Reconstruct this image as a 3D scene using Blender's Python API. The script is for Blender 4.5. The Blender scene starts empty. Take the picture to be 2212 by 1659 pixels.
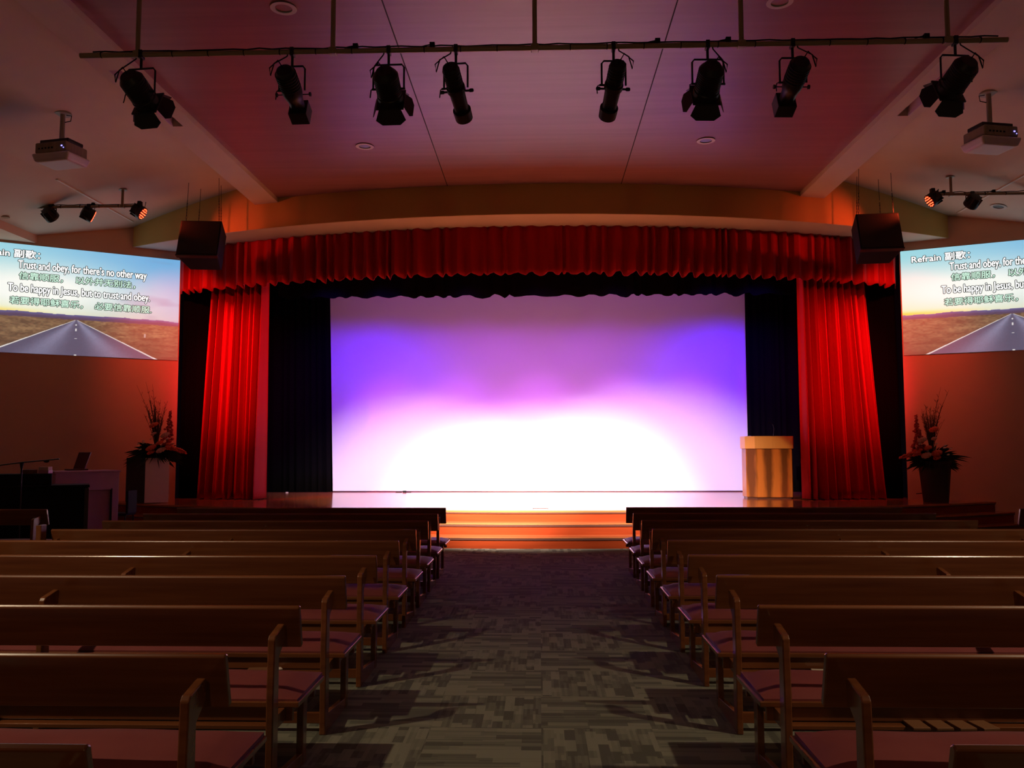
import bpy, bmesh, math, random
import numpy as np
from mathutils import Vector, Matrix
sin, cos, pi, rad = math.sin, math.cos, math.pi, math.radians
S = bpy.context.scene
COL = S.collection

# ------------------------------------------------------------------ camera
CAM = Vector((0, 0, 1.49))
_p, _s, _q = rad(4.272), rad(1.85), rad(.13)
_f = Vector((-sin(_s)*cos(_p), cos(_s)*cos(_p), sin(_p)))
_r0 = Vector((cos(_s), sin(_s), 0)); _u0 = _r0.cross(_f)
_r = _r0*cos(_q) - _u0*sin(_q); _u = _u0*cos(_q) + _r0*sin(_q)
cd = bpy.data.cameras.new('camera'); cam = bpy.data.objects.new('camera', cd); COL.objects.link(cam)
cd.sensor_fit = 'HORIZONTAL'; cd.sensor_width = 36; cd.lens = 36*1854/2212
cd.clip_start = .05; cd.clip_end = 200
cam.matrix_world = Matrix(((_r.x, _u.x, -_f.x, CAM.x), (_r.y, _u.y, -_f.y, CAM.y), (_r.z, _u.z, -_f.z, CAM.z), (0, 0, 0, 1)))
S.camera = cam

# ------------------------------------------------------------------ world, exposure
S.view_settings.view_transform = 'Standard'; S.view_settings.look = 'None'
S.view_settings.exposure = 0; S.view_settings.gamma = 1; S.view_settings.use_curve_mapping = False
w = bpy.data.worlds.new('world'); S.world = w; w.use_nodes = True
w.node_tree.nodes['Background'].inputs[0].default_value = (1, .72, .5, 1)
w.node_tree.nodes['Background'].inputs[1].default_value = .011      # faint warm ambient fill, added through the open rear of the hall

# ------------------------------------------------------------------ lights
def light(kind, name, loc, power, color, aim=None, size=.1, spot=60, blend=.5, size_y=None):
    d = bpy.data.lights.new(name, kind); d.energy = power; d.color = color
    if kind == 'SPOT':
        d.spot_size = rad(spot); d.spot_blend = blend; d.shadow_soft_size = size
    elif kind == 'AREA':
        d.size = size
        if size_y: d.shape = 'RECTANGLE'; d.size_y = size_y
    else: d.shadow_soft_size = size
    o = bpy.data.objects.new(name, d); COL.objects.link(o); o.location = loc
    if aim is not None:
        o.rotation_euler = (Vector(aim)-Vector(loc)).to_track_quat('-Z', 'Y').to_euler()
    return o
WARM = (1, .60, .27)
# house downlights over the side blocks of seats
light('SPOT', 'house_light', (-5.4, 2.4, 5.4), 560, (1, .77, .50), (-4.4, 3.9, 0), .08, 80, .5)
light('SPOT', 'house_light', (5.3, 2.4, 5.4), 560, (1, .77, .50), (4.3, 3.9, 0), .08, 80, .5)
# added warm fill from behind the camera, brightens the pipe and pew backs
light('SPOT', 'rear_fill', (-.8, -2.2, 3.3), 60, (1, .56, .26), (-1, 8, 2.0), .15, 120, 1)
# cyclorama batten above the back of the stage (hidden behind the black border)
for x, c, pw in ((-4.3, (.08, .004, 1), 330), (-3.2, (.10, .006, 1), 330), (4.4, (.06, .002, 1), 420), (3.5, (.07, .004, 1), 330), (-1.5, (.34, .04, 1), 190), (0, (.36, .05, .9), 160), (1.6, (.32, .04, 1), 180)):
    light('SPOT', 'cyc_light', (x, 16.45, 4.72), pw, c, (x*1.0, 19.15, 2.4), .2, 84, 1)
for x, pw in ((-3.6, 330), (-1.9, 400), (0, 420), (1.9, 400), (3.6, 290)):
    light('SPOT', 'cyc_light', (x, 16.6, 4.72), pw, (.66, .085, 1), (x*.9, 19.1, .9), .12, 56, 1)
a_ = light('AREA', 'cyc_light', (0, 17.75, 5.1), 13, (.36, .07, 1), (0, 19.15, 4.2), 9.0, size_y=.15)
# red wash: from the square-fronted spotlights on the bar to the curtains, and from the side lamps
light('SPOT', 'red_wash', (-2.33, 7.95, 4.62), 2600, (1, .010, .03), (-5.7, 16.3, 3.1), .05, 22, 1)
light('SPOT', 'red_wash', (2.37, 7.95, 4.62), 2600, (1, .010, .03), (5.45, 16.3, 3.0), .05, 22, 1)
light('SPOT', 'red_wash', (-6.42, 13.97, 5.34), 1000, (1, .010, .03), (-5.75, 16.3, 2.9), .03, 48, 1)
light('SPOT', 'red_wash', (6.15, 13.8, 5.42), 1000, (1, .010, .03), (5.55, 16.3, 2.8), .03, 48, 1)
light('SPOT', 'red_wash', (-6.45, 13.95, 5.33), 60, (1, .07, .02), (-5.0, 14.9, 5.1), .04, 80, 1)
light('SPOT', 'red_wash', (6.17, 13.95, 5.42), 60, (1, .07, .02), (4.8, 14.9, 5.1), .04, 80, 1)
light('SPOT', 'red_wash', (-6.5, 14.6, 5.0), 170, (1, .07, .03), (-6.95, 16.5, 3.5), .05, 84, 1)
light('SPOT', 'red_wash', (6.2, 14.6, 5.0), 170, (1, .07, .03), (6.75, 16.3, 3.5), .05, 84, 1)

# ------------------------------------------------------------------ materials
def lin(c):
    return tuple((v/12.92 if v <= .04045 else ((v+.055)/1.055)**2.4) for v in [x/255 for x in c[:3]])
def mat(name, col, rough=.6, metal=0, spec=.5, emit=None, estr=0, noise=None, bump=None):
    """noise=(scale xyz, amount, second colour); bump=(scale xyz, strength, distance)"""
    m = bpy.data.materials.new(name); m.use_nodes = True; nt = m.node_tree; b = nt.nodes['Principled BSDF']
    b.inputs['Base Color'].default_value = (*col, 1); b.inputs['Roughness'].default_value = rough
    b.inputs['Metallic'].default_value = metal; b.inputs['Specular IOR Level'].default_value = spec
    if emit: b.inputs['Emission Color'].default_value = (*emit, 1); b.inputs['Emission Strength'].default_value = estr
    def tex(scale):
        tc = nt.nodes.new('ShaderNodeTexCoord'); mp = nt.nodes.new('ShaderNodeMapping'); mp.inputs['Scale'].default_value = scale
        n = nt.nodes.new('ShaderNodeTexNoise'); n.inputs['Scale'].default_value = 1; n.inputs['Detail'].default_value = 5
        nt.links.new(tc.outputs['Object'], mp.inputs[0]); nt.links.new(mp.outputs[0], n.inputs[0]); return n
    if noise:
        n = tex(noise[0]); r = nt.nodes.new('ShaderNodeValToRGB')
        r.color_ramp.elements[0].position = .5-noise[1]; r.color_ramp.elements[1].position = .5+noise[1]
        r.color_ramp.elements[0].color = (*col, 1); r.color_ramp.elements[1].color = (*noise[2], 1)
        nt.links.new(n.outputs[0], r.inputs[0]); nt.links.new(r.outputs[0], b.inputs['Base Color'])
    if bump:
        n = tex(bump[0]); bp = nt.nodes.new('ShaderNodeBump'); bp.inputs['Strength'].default_value = bump[1]; bp.inputs['Distance'].default_value = bump[2]
        nt.links.new(n.outputs[0], bp.inputs['Height']); nt.links.new(bp.outputs[0], b.inputs['Normal'])
    return m
M = {}
M['pew'] = mat('pew_wood', (.15, .043, .014), .27, noise=((1.2, 22, 22), .22, (.25, .082, .028)))
for n_ in ('pew',):
    b_ = M[n_].node_tree.nodes['Principled BSDF']; b_.inputs['Coat Weight'].default_value = .6; b_.inputs['Coat Roughness'].default_value = .16
M['pew_dark'] = mat('dark_pew_wood', (.035, .012, .008), .4, noise=((1.2, 22, 22), .22, (.05, .018, .01)))
M['cushion'] = mat('burgundy_vinyl', (.20, .045, .045), .5, spec=.25, noise=((6, 6, 6), .2, (.23, .055, .052)))
M['cushion_edge'] = mat('cushion_piping', (.30, .10, .09), .3)
M['paint'] = mat('cream_paint', (.62, .52, .42), .7, noise=((3, 3, 3), .3, (.66, .56, .45)))
M['wallpaint'] = mat('wall_paint', (.70, .46, .33), .75, noise=((3, 3, 3), .3, (.73, .49, .35)))
M['fascia'] = mat('yellow_paint', (.60, .44, .12), .7, noise=((3, 3, 3), .3, (.63, .46, .13)))
M['wood_ceiling'] = mat('ceiling_veneer', (.27, .125, .15), .36, noise=((.5, 9, 9), .3, (.36, .175, .205)))
M['seam'] = mat('dark_seam', (.02, .01, .01), .8)
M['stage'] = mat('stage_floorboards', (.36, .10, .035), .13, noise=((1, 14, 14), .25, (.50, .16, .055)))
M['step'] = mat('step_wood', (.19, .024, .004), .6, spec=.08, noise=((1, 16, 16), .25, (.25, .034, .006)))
M['nosing'] = mat('step_nosing', (.08, .03, .02), .35)
M['cyc'] = mat('white_cloth', (.80, .80, .80), .9, spec=.1)
M['black_cloth'] = mat('black_velour', (.0025, .002, .0025), .95, spec=.05)
M['black_room'] = mat('black_paint', (.004, .004, .004), .95, spec=.05)
M['red_cloth'] = mat('red_velour', (.45, .010, .014), .8, spec=.15, bump=((60, 60, 4), .15, .003))
M['black_metal'] = mat('black_metal', (.008, .008, .009), .45)
M['black_plastic'] = mat('black_plastic', (.005, .005, .006), .75, spec=.2)
M['grille'] = mat('speaker_grille', (.008, .008, .009), .7, bump=((120, 120, 120), .4, .002))
M['pipe'] = mat('pipe_paint', (.34, .27, .17), .4)
M['steel'] = mat('steel', (.3, .28, .27), .3, 1)
M['grey'] = mat('grey_plastic', (.36, .34, .30), .5)
M['white'] = mat('white_plastic', (.60, .56, .52), .45)
M['beige'] = mat('projector_vents', (.30, .26, .17), .5, noise=((9, 60, 2), .2, (.2, .17, .11)))
M['amber'] = mat('lamp_lens', (.9, .8, .6), .3, emit=(1, .68, .28), estr=14)
M['lens_off'] = mat('dark_lens', (.02, .02, .03), .1)
M['led_red'] = mat('led_red', (.6, .02, .01), .3, emit=(1, .05, .015), estr=9)
M['led_off'] = mat('led_off', (.03, .03, .03), .2)
M['led_blue'] = mat('led_blue', (.1, .1, .8), .3, emit=(.25, .22, 1), estr=3)
M['lect_band'] = mat('lectern_band_wood', (.66, .30, .075), .4, noise=((40, 40, 2), .3, (.72, .35, .10)))
M['leaf'] = mat('leaf', (.015, .028, .010), .5)
M['twig'] = mat('twig', (.05, .02, .012), .7)
M['orange'] = mat('orange_petal', (.75, .10, .03), .6)
M['pinkp'] = mat('pale_petal', (.62, .30, .22), .6)
M['redp'] = mat('red_petal', (.42, .03, .02), .6)
M['whitep'] = mat('white_petal', (.7, .6, .5), .6)
M['pedestal'] = mat('white_board', (.82, .66, .62), .6)
M['pedestal_dark'] = mat('dark_board', (.012, .012, .012), .6)
M['pot'] = mat('dark_woven_pot', (.03, .015, .012), .6, bump=((30, 30, 90), .8, .006))
M['organ'] = mat('organ_case', (.46, .22, .32), .5, noise=((2, 10, 10), .3, (.52, .26, .37)))
M['paper'] = mat('paper', (.55, .45, .36), .7)
M['brown_cover'] = mat('brown_book_cover', (.20, .08, .03), .6)
M['redlid'] = mat('red_stand', (.09, .012, .012), .4)
M['slot'] = mat('slot_light_shade', (.58, .42, .56), .6)  # purple stage light on the slot wall, put into its colour
M['trimw'] = mat('white_trim', (.75, .70, .62), .5)

def node_mat(name):
    m = bpy.data.materials.new(name); m.use_nodes = True
    return m, m.node_tree, m.node_tree.nodes['Principled BSDF']
def N(nt, t, **kw):
    n = nt.nodes.new(t)
    for k, v in kw.items(): setattr(n, k, v)
    return n
def math_node(nt, op, a, b=None):
    n = N(nt, 'ShaderNodeMath', operation=op)
    for i, v in enumerate((a, b)):
        if v is None: continue
        if isinstance(v, (int, float)): n.inputs[i].default_value = v
        else: nt.links.new(v, n.inputs[i])
    return n.outputs[0]
# carpet: half metre tiles laid quarter-turned, streaky blocks of two greys
def carpet():
    m, nt, b = node_mat('carpet_tiles'); b.inputs['Roughness'].default_value = .95; b.inputs['Specular IOR Level'].default_value = .1
    tc = N(nt, 'ShaderNodeTexCoord'); L = nt.links.new
    def streak(w_, h_, rz, off):
        mp = N(nt, 'ShaderNodeMapping'); mp.inputs['Rotation'].default_value = (0, 0, rz); mp.inputs['Location'].default_value = off
        L(tc.outputs['Object'], mp.inputs[0])
        v = N(nt, 'ShaderNodeTexBrick'); v.offset = .37; v.offset_frequency = 2; v.squash = .6; v.squash_frequency = 3
        for k_, q in (('Scale', 1), ('Mortar Size', .0), ('Brick Width', w_), ('Row Height', h_), ('Bias', 0.0)): v.inputs[k_].default_value = q
        v.inputs['Color1'].default_value = (0, 0, 0, 1); v.inputs['Color2'].default_value = (1, 1, 1, 1)
        L(mp.outputs[0], v.inputs['Vector']); s = N(nt, 'ShaderNodeSeparateColor'); L(v.outputs['Color'], s.inputs[0]); return s.outputs[0]
    ax = streak(.36, .055, 0, (.1, .2, 0)); ay = streak(.16, .055, pi/2, (.3, .1, 0))
    fx = streak(.5, .012, 0, (0, 0, 0)); fy = streak(.25, .016, pi/2, (.2, 0, 0))
    ck = N(nt, 'ShaderNodeTexChecker'); ck.inputs['Scale'].default_value = 1.7; ck.inputs[1].default_value = (1, 1, 1, 1); ck.inputs[2].default_value = (0, 0, 0, 1)
    L(tc.outputs['Object'], ck.inputs[0])
    def mix(f, a, c):
        n = N(nt, 'ShaderNodeMix'); L(f, n.inputs[0]); L(a, n.inputs[2]); L(c, n.inputs[3]); return n.outputs[0]
    big = mix(ck.outputs['Fac'], ax, ay); fine = mix(ck.outputs['Fac'], fx, fy)
    tot = math_node(nt, 'ADD', math_node(nt, 'MULTIPLY', big, .72), math_node(nt, 'MULTIPLY', fine, .28))
    r = N(nt, 'ShaderNodeValToRGB'); e = r.color_ramp.elements
    e[0].position = .22; e[0].color = (.098, .096, .076, 1); e[1].position = .72; e[1].color = (.225, .222, .165, 1)
    L(tot, r.inputs[0]); L(r.outputs[0], b.inputs['Base Color'])
    n2 = N(nt, 'ShaderNodeTexNoise'); n2.inputs['Scale'].default_value = 220; L(tc.outputs['Object'], n2.inputs[0])
    bp = N(nt, 'ShaderNodeBump'); bp.inputs['Strength'].default_value = .25; bp.inputs['Distance'].default_value = .004
    L(n2.outputs[0], bp.inputs['Height']); L(bp.outputs[0], b.inputs['Normal'])
    return m
M['carpet'] = carpet()
# flamed veneer of the lectern front
def flame():
    m, nt, b = node_mat('flamed_veneer'); b.inputs['Roughness'].default_value = .35; L = nt.links.new
    tc = N(nt, 'ShaderNodeTexCoord'); sp = N(nt, 'ShaderNodeSeparateXYZ'); L(tc.outputs['Object'], sp.inputs[0])
    nz = N(nt, 'ShaderNodeTexNoise'); nz.inputs['Scale'].default_value = 1
    mp = N(nt, 'ShaderNodeMapping'); mp.inputs['Scale'].default_value = (14, 3, 3.0); L(tc.outputs['Object'], mp.inputs[0]); L(mp.outputs[0], nz.inputs[0]); nz.inputs['Detail'].default_value = 6
    x = math_node(nt, 'ADD', sp.outputs[0], math_node(nt, 'MULTIPLY', nz.outputs[0], .10))
    c = math_node(nt, 'COSINE', math_node(nt, 'MULTIPLY', math_node(nt, 'SUBTRACT', x, .01), 2*pi/.30))
    h = math_node(nt, 'MULTIPLY', math_node(nt, 'ADD', sp.outputs[2], 0.0), .25)
    v = math_node(nt, 'ADD', math_node(nt, 'MULTIPLY', math_node(nt, 'ADD', c, 1), .5), h)
    r = N(nt, 'ShaderNodeValToRGB'); e = r.color_ramp.elements
    e[0].position = .28; e[0].color = (.56, .17, .028, 1); e[1].position = 1.05 if False else 1.0; e[1].color = (.15, .045, .010, 1)
    L(v, r.inputs[0]); L(r.outputs[0], b.inputs['Base Color']); return m
M['lectern'] = flame()

# ------------------------------------------------------------------ mesh builder
ROOT = {}
class MB:
    def __init__(s): s.v = []; s.f = []
    def add(s, vs, fs, mtx=None):
        n = len(s.v)
        s.v += [tuple(mtx @ Vector(v)) if mtx is not None else tuple(v) for v in vs]
        s.f += [tuple(i+n for i in f) for f in fs]; return s
    def box(s, x0, x1, y0, y1, z0, z1, mtx=None):
        vs = [(x, y, z) for z in (z0, z1) for y in (y0, y1) for x in (x0, x1)]
        return s.add(vs, [(0, 2, 3, 1), (4, 5, 7, 6), (0, 1, 5, 4), (1, 3, 7, 5), (3, 2, 6, 7), (2, 0, 4, 6)], mtx)
    def hexa(s, b, t, mtx=None):   # bottom ring, top ring (same count, ccw from above)
        n = len(b); fs = [tuple(reversed(range(n))), tuple(range(n, 2*n))]
        fs += [(i, (i+1) % n, n+(i+1) % n, n+i) for i in range(n)]
        return s.add(list(b)+list(t), fs, mtx)
    def prism_x(s, prof, x0, x1, mtx=None):   # prof (y,z) ccw seen from +X
        n = len(prof); vs = [(x0, y, z) for y, z in prof]+[(x1, y, z) for y, z in prof]
        return s.add(vs, [tuple(reversed(range(n))), tuple(range(n, 2*n))]+[(i, (i+1) % n, n+(i+1) % n, n+i) for i in range(n)], mtx)
    def lathe(s, prof, p0, d, n=20, mtx=None, cap=True):  # prof (t along d, radius)
        d = Vector(d).normalized(); a = d.orthogonal().normalized(); b = d.cross(a); p0 = Vector(p0); vs = []; fs = []
        for t, r in prof:
            for k in range(n):
                an = 2*pi*k/n; vs.append(p0+d*t+(a*cos(an)+b*sin(an))*r)
        m = len(prof)
        for i in range(m-1):
            for k in range(n): fs.append((i*n+k, i*n+(k+1) % n, (i+1)*n+(k+1) % n, (i+1)*n+k))
        if cap: fs += [tuple(reversed(range(n))), tuple(range((m-1)*n, m*n))]
        return s.add(vs, fs, mtx)
    def cyl(s, p0, p1, r, r1=None, n=14, mtx=None):
        p0 = Vector(p0); p1 = Vector(p1); L = (p1-p0).length
        return s.lathe([(0, r), (L, r if r1 is None else r1)], p0, p1-p0, n, mtx)
    def tube(s, pts, r, n=8, mtx=None):
        pts = [Vector(p) for p in pts]; vs = []; fs = []; prev = None
        for i, p in enumerate(pts):
            d = (pts[min(i+1, len(pts)-1)]-pts[max(i-1, 0)]).normalized()
            a = d.orthogonal().normalized() if prev is None else (prev-d*prev.dot(d)).normalized()
            prev = a; b = d.cross(a); rr = r[i] if isinstance(r, (list, tuple)) else r
            for k in range(n): an = 2*pi*k/n; vs.append(p+(a*cos(an)+b*sin(an))*rr)
        for i in range(len(pts)-1):
            for k in range(n): fs.append((i*n+k, i*n+(k+1) % n, (i+1)*n+(k+1) % n, (i+1)*n+k))
        fs += [tuple(reversed(range(n))), tuple(range((len(pts)-1)*n, len(pts)*n))]
        return s.add(vs, fs, mtx)
    def sphere(s, c, r, n=10, m=7, sz=(1, 1, 1), mtx=None):
        vs = [(c[0], c[1], c[2]+r*sz[2])]
        for i in range(1, m):
            th = pi*i/m
            for k in range(n): an = 2*pi*k/n; vs.append((c[0]+r*sz[0]*sin(th)*cos(an), c[1]+r*sz[1]*sin(th)*sin(an), c[2]+r*sz[2]*cos(th)))
        vs.append((c[0], c[1], c[2]-r*sz[2])); e = len(vs)-1; fs = []
        for k in range(n):
            fs.append((0, 1+k, 1+(k+1) % n)); fs.append((e, 1+(m-2)*n+(k+1) % n, 1+(m-2)*n+k))
            for i in range(m-2): fs.append((1+i*n+k, 1+(i+1)*n+k, 1+(i+1)*n+(k+1) % n, 1+i*n+(k+1) % n))
        return s.add(vs, fs, mtx)
    def build(s, name, material, parent=None, smooth=False, bevel=0, solid=0, seg=2):
        me = bpy.data.meshes.new(name); o0 = Vector((0, 0, 0))
        if parent is not None: o0 = ROOT.get(parent.name, o0)
        me.from_pydata([tuple(Vector(v)-o0) for v in s.v], [], s.f); me.update()
        bm = bmesh.new(); bm.from_mesh(me)
        if not solid: bmesh.ops.recalc_face_normals(bm, faces=bm.faces)
        bm.to_mesh(me); bm.free()
        me.materials.append(material)
        o = bpy.data.objects.new(name, me); COL.objects.link(o)
        if smooth:
            for p in me.polygons: p.use_smooth = True
            me.set_sharp_from_angle(angle=rad(38))
        if bevel:
            b = o.modifiers.new('bevel', 'BEVEL'); b.width = bevel; b.segments = seg; b.limit_method = 'ANGLE'
        if solid:
            b = o.modifiers.new('solid', 'SOLIDIFY'); b.thickness = solid; b.offset = 0
        if parent is not None: o.parent = parent; ROOT[o.name] = o0
        return o
def thing(name, label, cat, loc=(0, 0, 0), group=None, rz=0):
    o = bpy.data.objects.new(name, None); COL.objects.link(o); o.location = loc; o.empty_display_size = .1
    o.rotation_euler = (0, 0, rz)
    o['label'] = label; o['category'] = cat
    if group: o['group'] = group
    ROOT[o.name] = Vector(loc) if not rz else Vector((0, 0, 0)); return o
def tag(o, label, cat, group=None, kind=None):
    if kind: o['kind'] = kind
    if label: o['label'] = label; o['category'] = cat
    if group: o['group'] = group
    return o
def struct(o, label=None):
    o['kind'] = 'structure'
    if label: o['label'] = label
    return o

# ------------------------------------------------------------------ the room
CX = -.04
struct(MB().box(-10.6, 10.6, -4, 16.9, -.1, 0).build('floor', M['carpet']), 'grey green patterned carpet tiles over the hall floor')
# flat veneered ceiling between the two beams
ZC = 5.85
c = struct(MB().box(-4.56, 4.48, -4, 15.6, ZC, ZC+.06).build('ceiling', M['wood_ceiling']), 'flat reddish wood veneer ceiling over the aisle')
for x in (-1.52, 1.365):
    MB().box(x-.006, x+.006, -4, 14.6, ZC-.004, ZC+.01).build('ceiling_seam', M['seam'], c)
# beams with a recessed slot
def beam(side):
    xi, xo = (-4.55, -5.0) if side < 0 else (4.47, 4.92)
    a, b_ = sorted((xi, xo)); zb = 5.775
    s0, s1 = (a+.12, a+.27) if side < 0 else (a+.18, a+.33)
    m = MB(); y0, y1 = 9.3, 11.0
    m.box(a, b_, -4, y0, zb, 6.5).box(a, b_, y1, 15.6, zb, 6.5).box(a, s0, y0, y1, zb, 6.5).box(s1, b_, y0, y1, zb, 6.5).box(s0, s1, y0, y1, zb+.25, 6.5)
    o = struct(m.build('ceiling_beam', M['paint']), 'plain painted ceiling beam on the %s with a long slot' % ('left' if side < 0 else 'right'))
    MB().box(s0+.002, s1-.002, y0, y1, zb+.12, zb+.14).build('slot_light_shade', M['organ'], o)  # slot top, its shade put in as a darker board
    w0, w1 = (s0, s0+.012) if side < 0 else (s1-.012, s1)
    MB().box(w0, w1, y0, y1, zb-.002, zb+.12).build('slot_side_lit', M['slot'], o)  # outer slot wall, stage light put into its colour
beam(-1); beam(1)
# sloping side ceilings with the fold above the projection walls
def side_ceiling(side):
    m = MB(); P = [(4.6, 6.22), (7.62, 5.75), (9.15, 5.36), (10.6, 5.0)]; Y = (-4, 17.5)
    vs = []
    for x, z in P:
        for y in Y: vs += [(side*x, y, z), (side*x, y, z+.08)]
    n = len(P); fs = []
    for i in range(n-1):
        a = i*4; b = a+4
        fs += [(a, a+2, b+2, b), (a+1, b+1, b+3, a+3), (a, b, b+1, a+1), (a+2, a+3, b+3, b+2)]
    fs += [(0, 1, 3, 2), (4*n-4, 4*n-2, 4*n-1, 4*n-3)]
    m.add(vs, fs); nm = 'left' if side < 0 else 'right'
    struct(m.build('ceiling_'+nm, M['paint']), 'sloping painted side ceiling on the '+nm)
    struct(MB().prism_x([(13.05, 5.76), (15.6, 5.76), (15.6, 5.735), (13.05, 5.735)], side*7.60, side*7.635).build('trim_1' if side < 0 else 'trim_2', M['trimw']), 'pale edge strip along the fold of the '+nm+' side ceiling')
side_ceiling(-1); side_ceiling(1)
# curved fascia: thick curved bulkhead with soffit
def arc(cx, y0, R, x):  # y on a circle arc whose nearest point is (cx, y0)
    return y0+R-math.sqrt(max(R*R-(x-cx)**2, 0))
def arc_strip(x0, x1, n, ya, yb, z0, z1, m=None):
    """solid between y=ya(x) and y=yb(x), z0..z1"""
    m = m or MB(); vs = []; fs = []
    for i in range(n+1):
        x = x0+(x1-x0)*i/n
        vs += [(x, ya(x), z0), (x, yb(x), z0), (x, yb(x), z1), (x, ya(x), z1)]
    for i in range(n):
        a = i*4; b = a+4
        for k in range(4): fs.append((a+k, a+(k+1) % 4, b+(k+1) % 4, b+k))
    fs += [(0, 1, 2, 3), (4*n+3, 4*n+2, 4*n+1, 4*n)]
    return m.add(vs, fs)
fas = lambda x: arc(CX, 13.9, 15.8, x)
WLi, WLo = Vector((-7.02, 16.4)), Vector((-9.61, 14.77))
WRi, WRo = Vector((6.80, 16.22)), Vector((8.67, 15.36))
struct(arc_strip(-7.75, 7.55, 60, fas, lambda x: fas(x)+.12, 5.34, 6.4).build('wall_front', M['fascia'], smooth=True), 'curved yellow bulkhead above the stage opening')
struct(arc_strip(-7.78, 7.6, 60, lambda x: fas(x)+.01, lambda x: 17.0, 5.335, 5.40).build('soffit', M['paint'], smooth=True), 'pale curved underside of the bulkhead')
# angled side walls carrying the pictures
def wall(name, a, b, label):
    d = (b-a).normalized(); n = Vector((-d.y, d.x))
    if n.y < 0: n = -n
    e = a+d*4.4
    q = [a, e, e+n*.15, a+n*.15]
    m = MB(); m.add([(p.x, p.y, 0) for p in q]+[(p.x, p.y, 6.6) for p in q], [(0, 1, 2, 3), (4, 5, 6, 7), (0, 1, 5, 4), (1, 2, 6, 5), (2, 3, 7, 6), (3, 0, 4, 7)])
    struct(m.build(name, M['wallpaint']), label); return d
dL = wall('wall_left', WLi, WLo, 'angled tan wall left of the stage')
dR = wall('wall_right', WRi, WRo, 'angled tan wall right of the stage')
struct(MB().box(-10.7, -9.12, -4, 15.9, 5.22, 6.4).build('trim_3', M['wallpaint']), 'boxed bulkhead along the far left of the ceiling')
struct(MB().box(-10.8, -10.6, -4, 17, 0, 6.4).build('wall_side_left', M['wallpaint']), 'left side wall of the hall')
struct(MB().box(10.6, 10.8, -4, 17, 0, 6.4).build('wall_side_right', M['wallpaint']), 'right side wall of the hall')
# stage house (black box)
m = MB(); m.box(-7.35, -7.2, 16.6, 20, 0, 6.2).box(7.0, 7.15, 16.45, 20, 0, 6.2).box(-7.35, 7.15, 19.9, 20.05, 0, 6.2)
struct(m.build('wall_stage', M['black_room']), 'black walls of the stage house')
struct(MB().box(-7.35, 7.15, 15.9, 20.05, 5.6, 5.7).build('ceiling_stage', M['black_room']), 'black ceiling of the stage house')
# stage and curved steps
SZ = .525
st = lambda k: (lambda x: arc(CX, 13.405, 16.0, x)-.275*k)
def clip_end(k):  # where the k-th step meets the angled walls
    def hit(a, d):
        best = None
        for i in range(400):
            t = i*.01; p = a+d*t
            if p.y <= st(k)(p.x): return p.x
        return p.x
    return hit(WLi, dL), hit(WRi, dR)
xl, xr = clip_end(0)
o = struct(arc_strip(xl, xr, 80, st(0), lambda x: 17.0 if -7 < x < 6.8 else min(17.0, (WLi.y+(WLi.x-x)*.629) if x < 0 and False else 17.0), SZ-.03, SZ).build('stage_floor', M['stage'], smooth=True), 'glossy red brown wooden stage floor')
struct(MB().box(-7.2, 7.0, 17.0, 19.9, SZ-.03, SZ).build('floor_stage', M['stage']), 'glossy wooden floor at the back of the stage')
stp = thing('stage_steps', 'three curved orange brown wooden steps along the stage front', 'steps', (CX, 13, 0)); stp['kind'] = 'structure'
for k in range(3):
    z1 = SZ-.175*k-(.03 if k == 0 else 0); xl, xr = clip_end(k)
    off = .02
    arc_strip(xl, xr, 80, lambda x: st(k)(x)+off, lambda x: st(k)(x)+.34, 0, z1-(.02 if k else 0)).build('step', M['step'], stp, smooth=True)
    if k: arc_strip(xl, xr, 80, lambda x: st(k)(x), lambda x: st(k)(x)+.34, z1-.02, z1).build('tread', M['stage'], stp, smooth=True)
    arc_strip(xl, xr, 80, lambda x: st(k)(x)+.006, lambda x: st(k)(x)+.02, SZ-.175*k-.05, SZ-.175*k-.03 if k == 0 else z1-.02).build('nosing', M['nosing'], stp, smooth=True)
struct(MB().box(-10.2, 10.2, 14.6, 17, -.05, -.005).build('floor_under_steps', M['carpet']))

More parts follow.
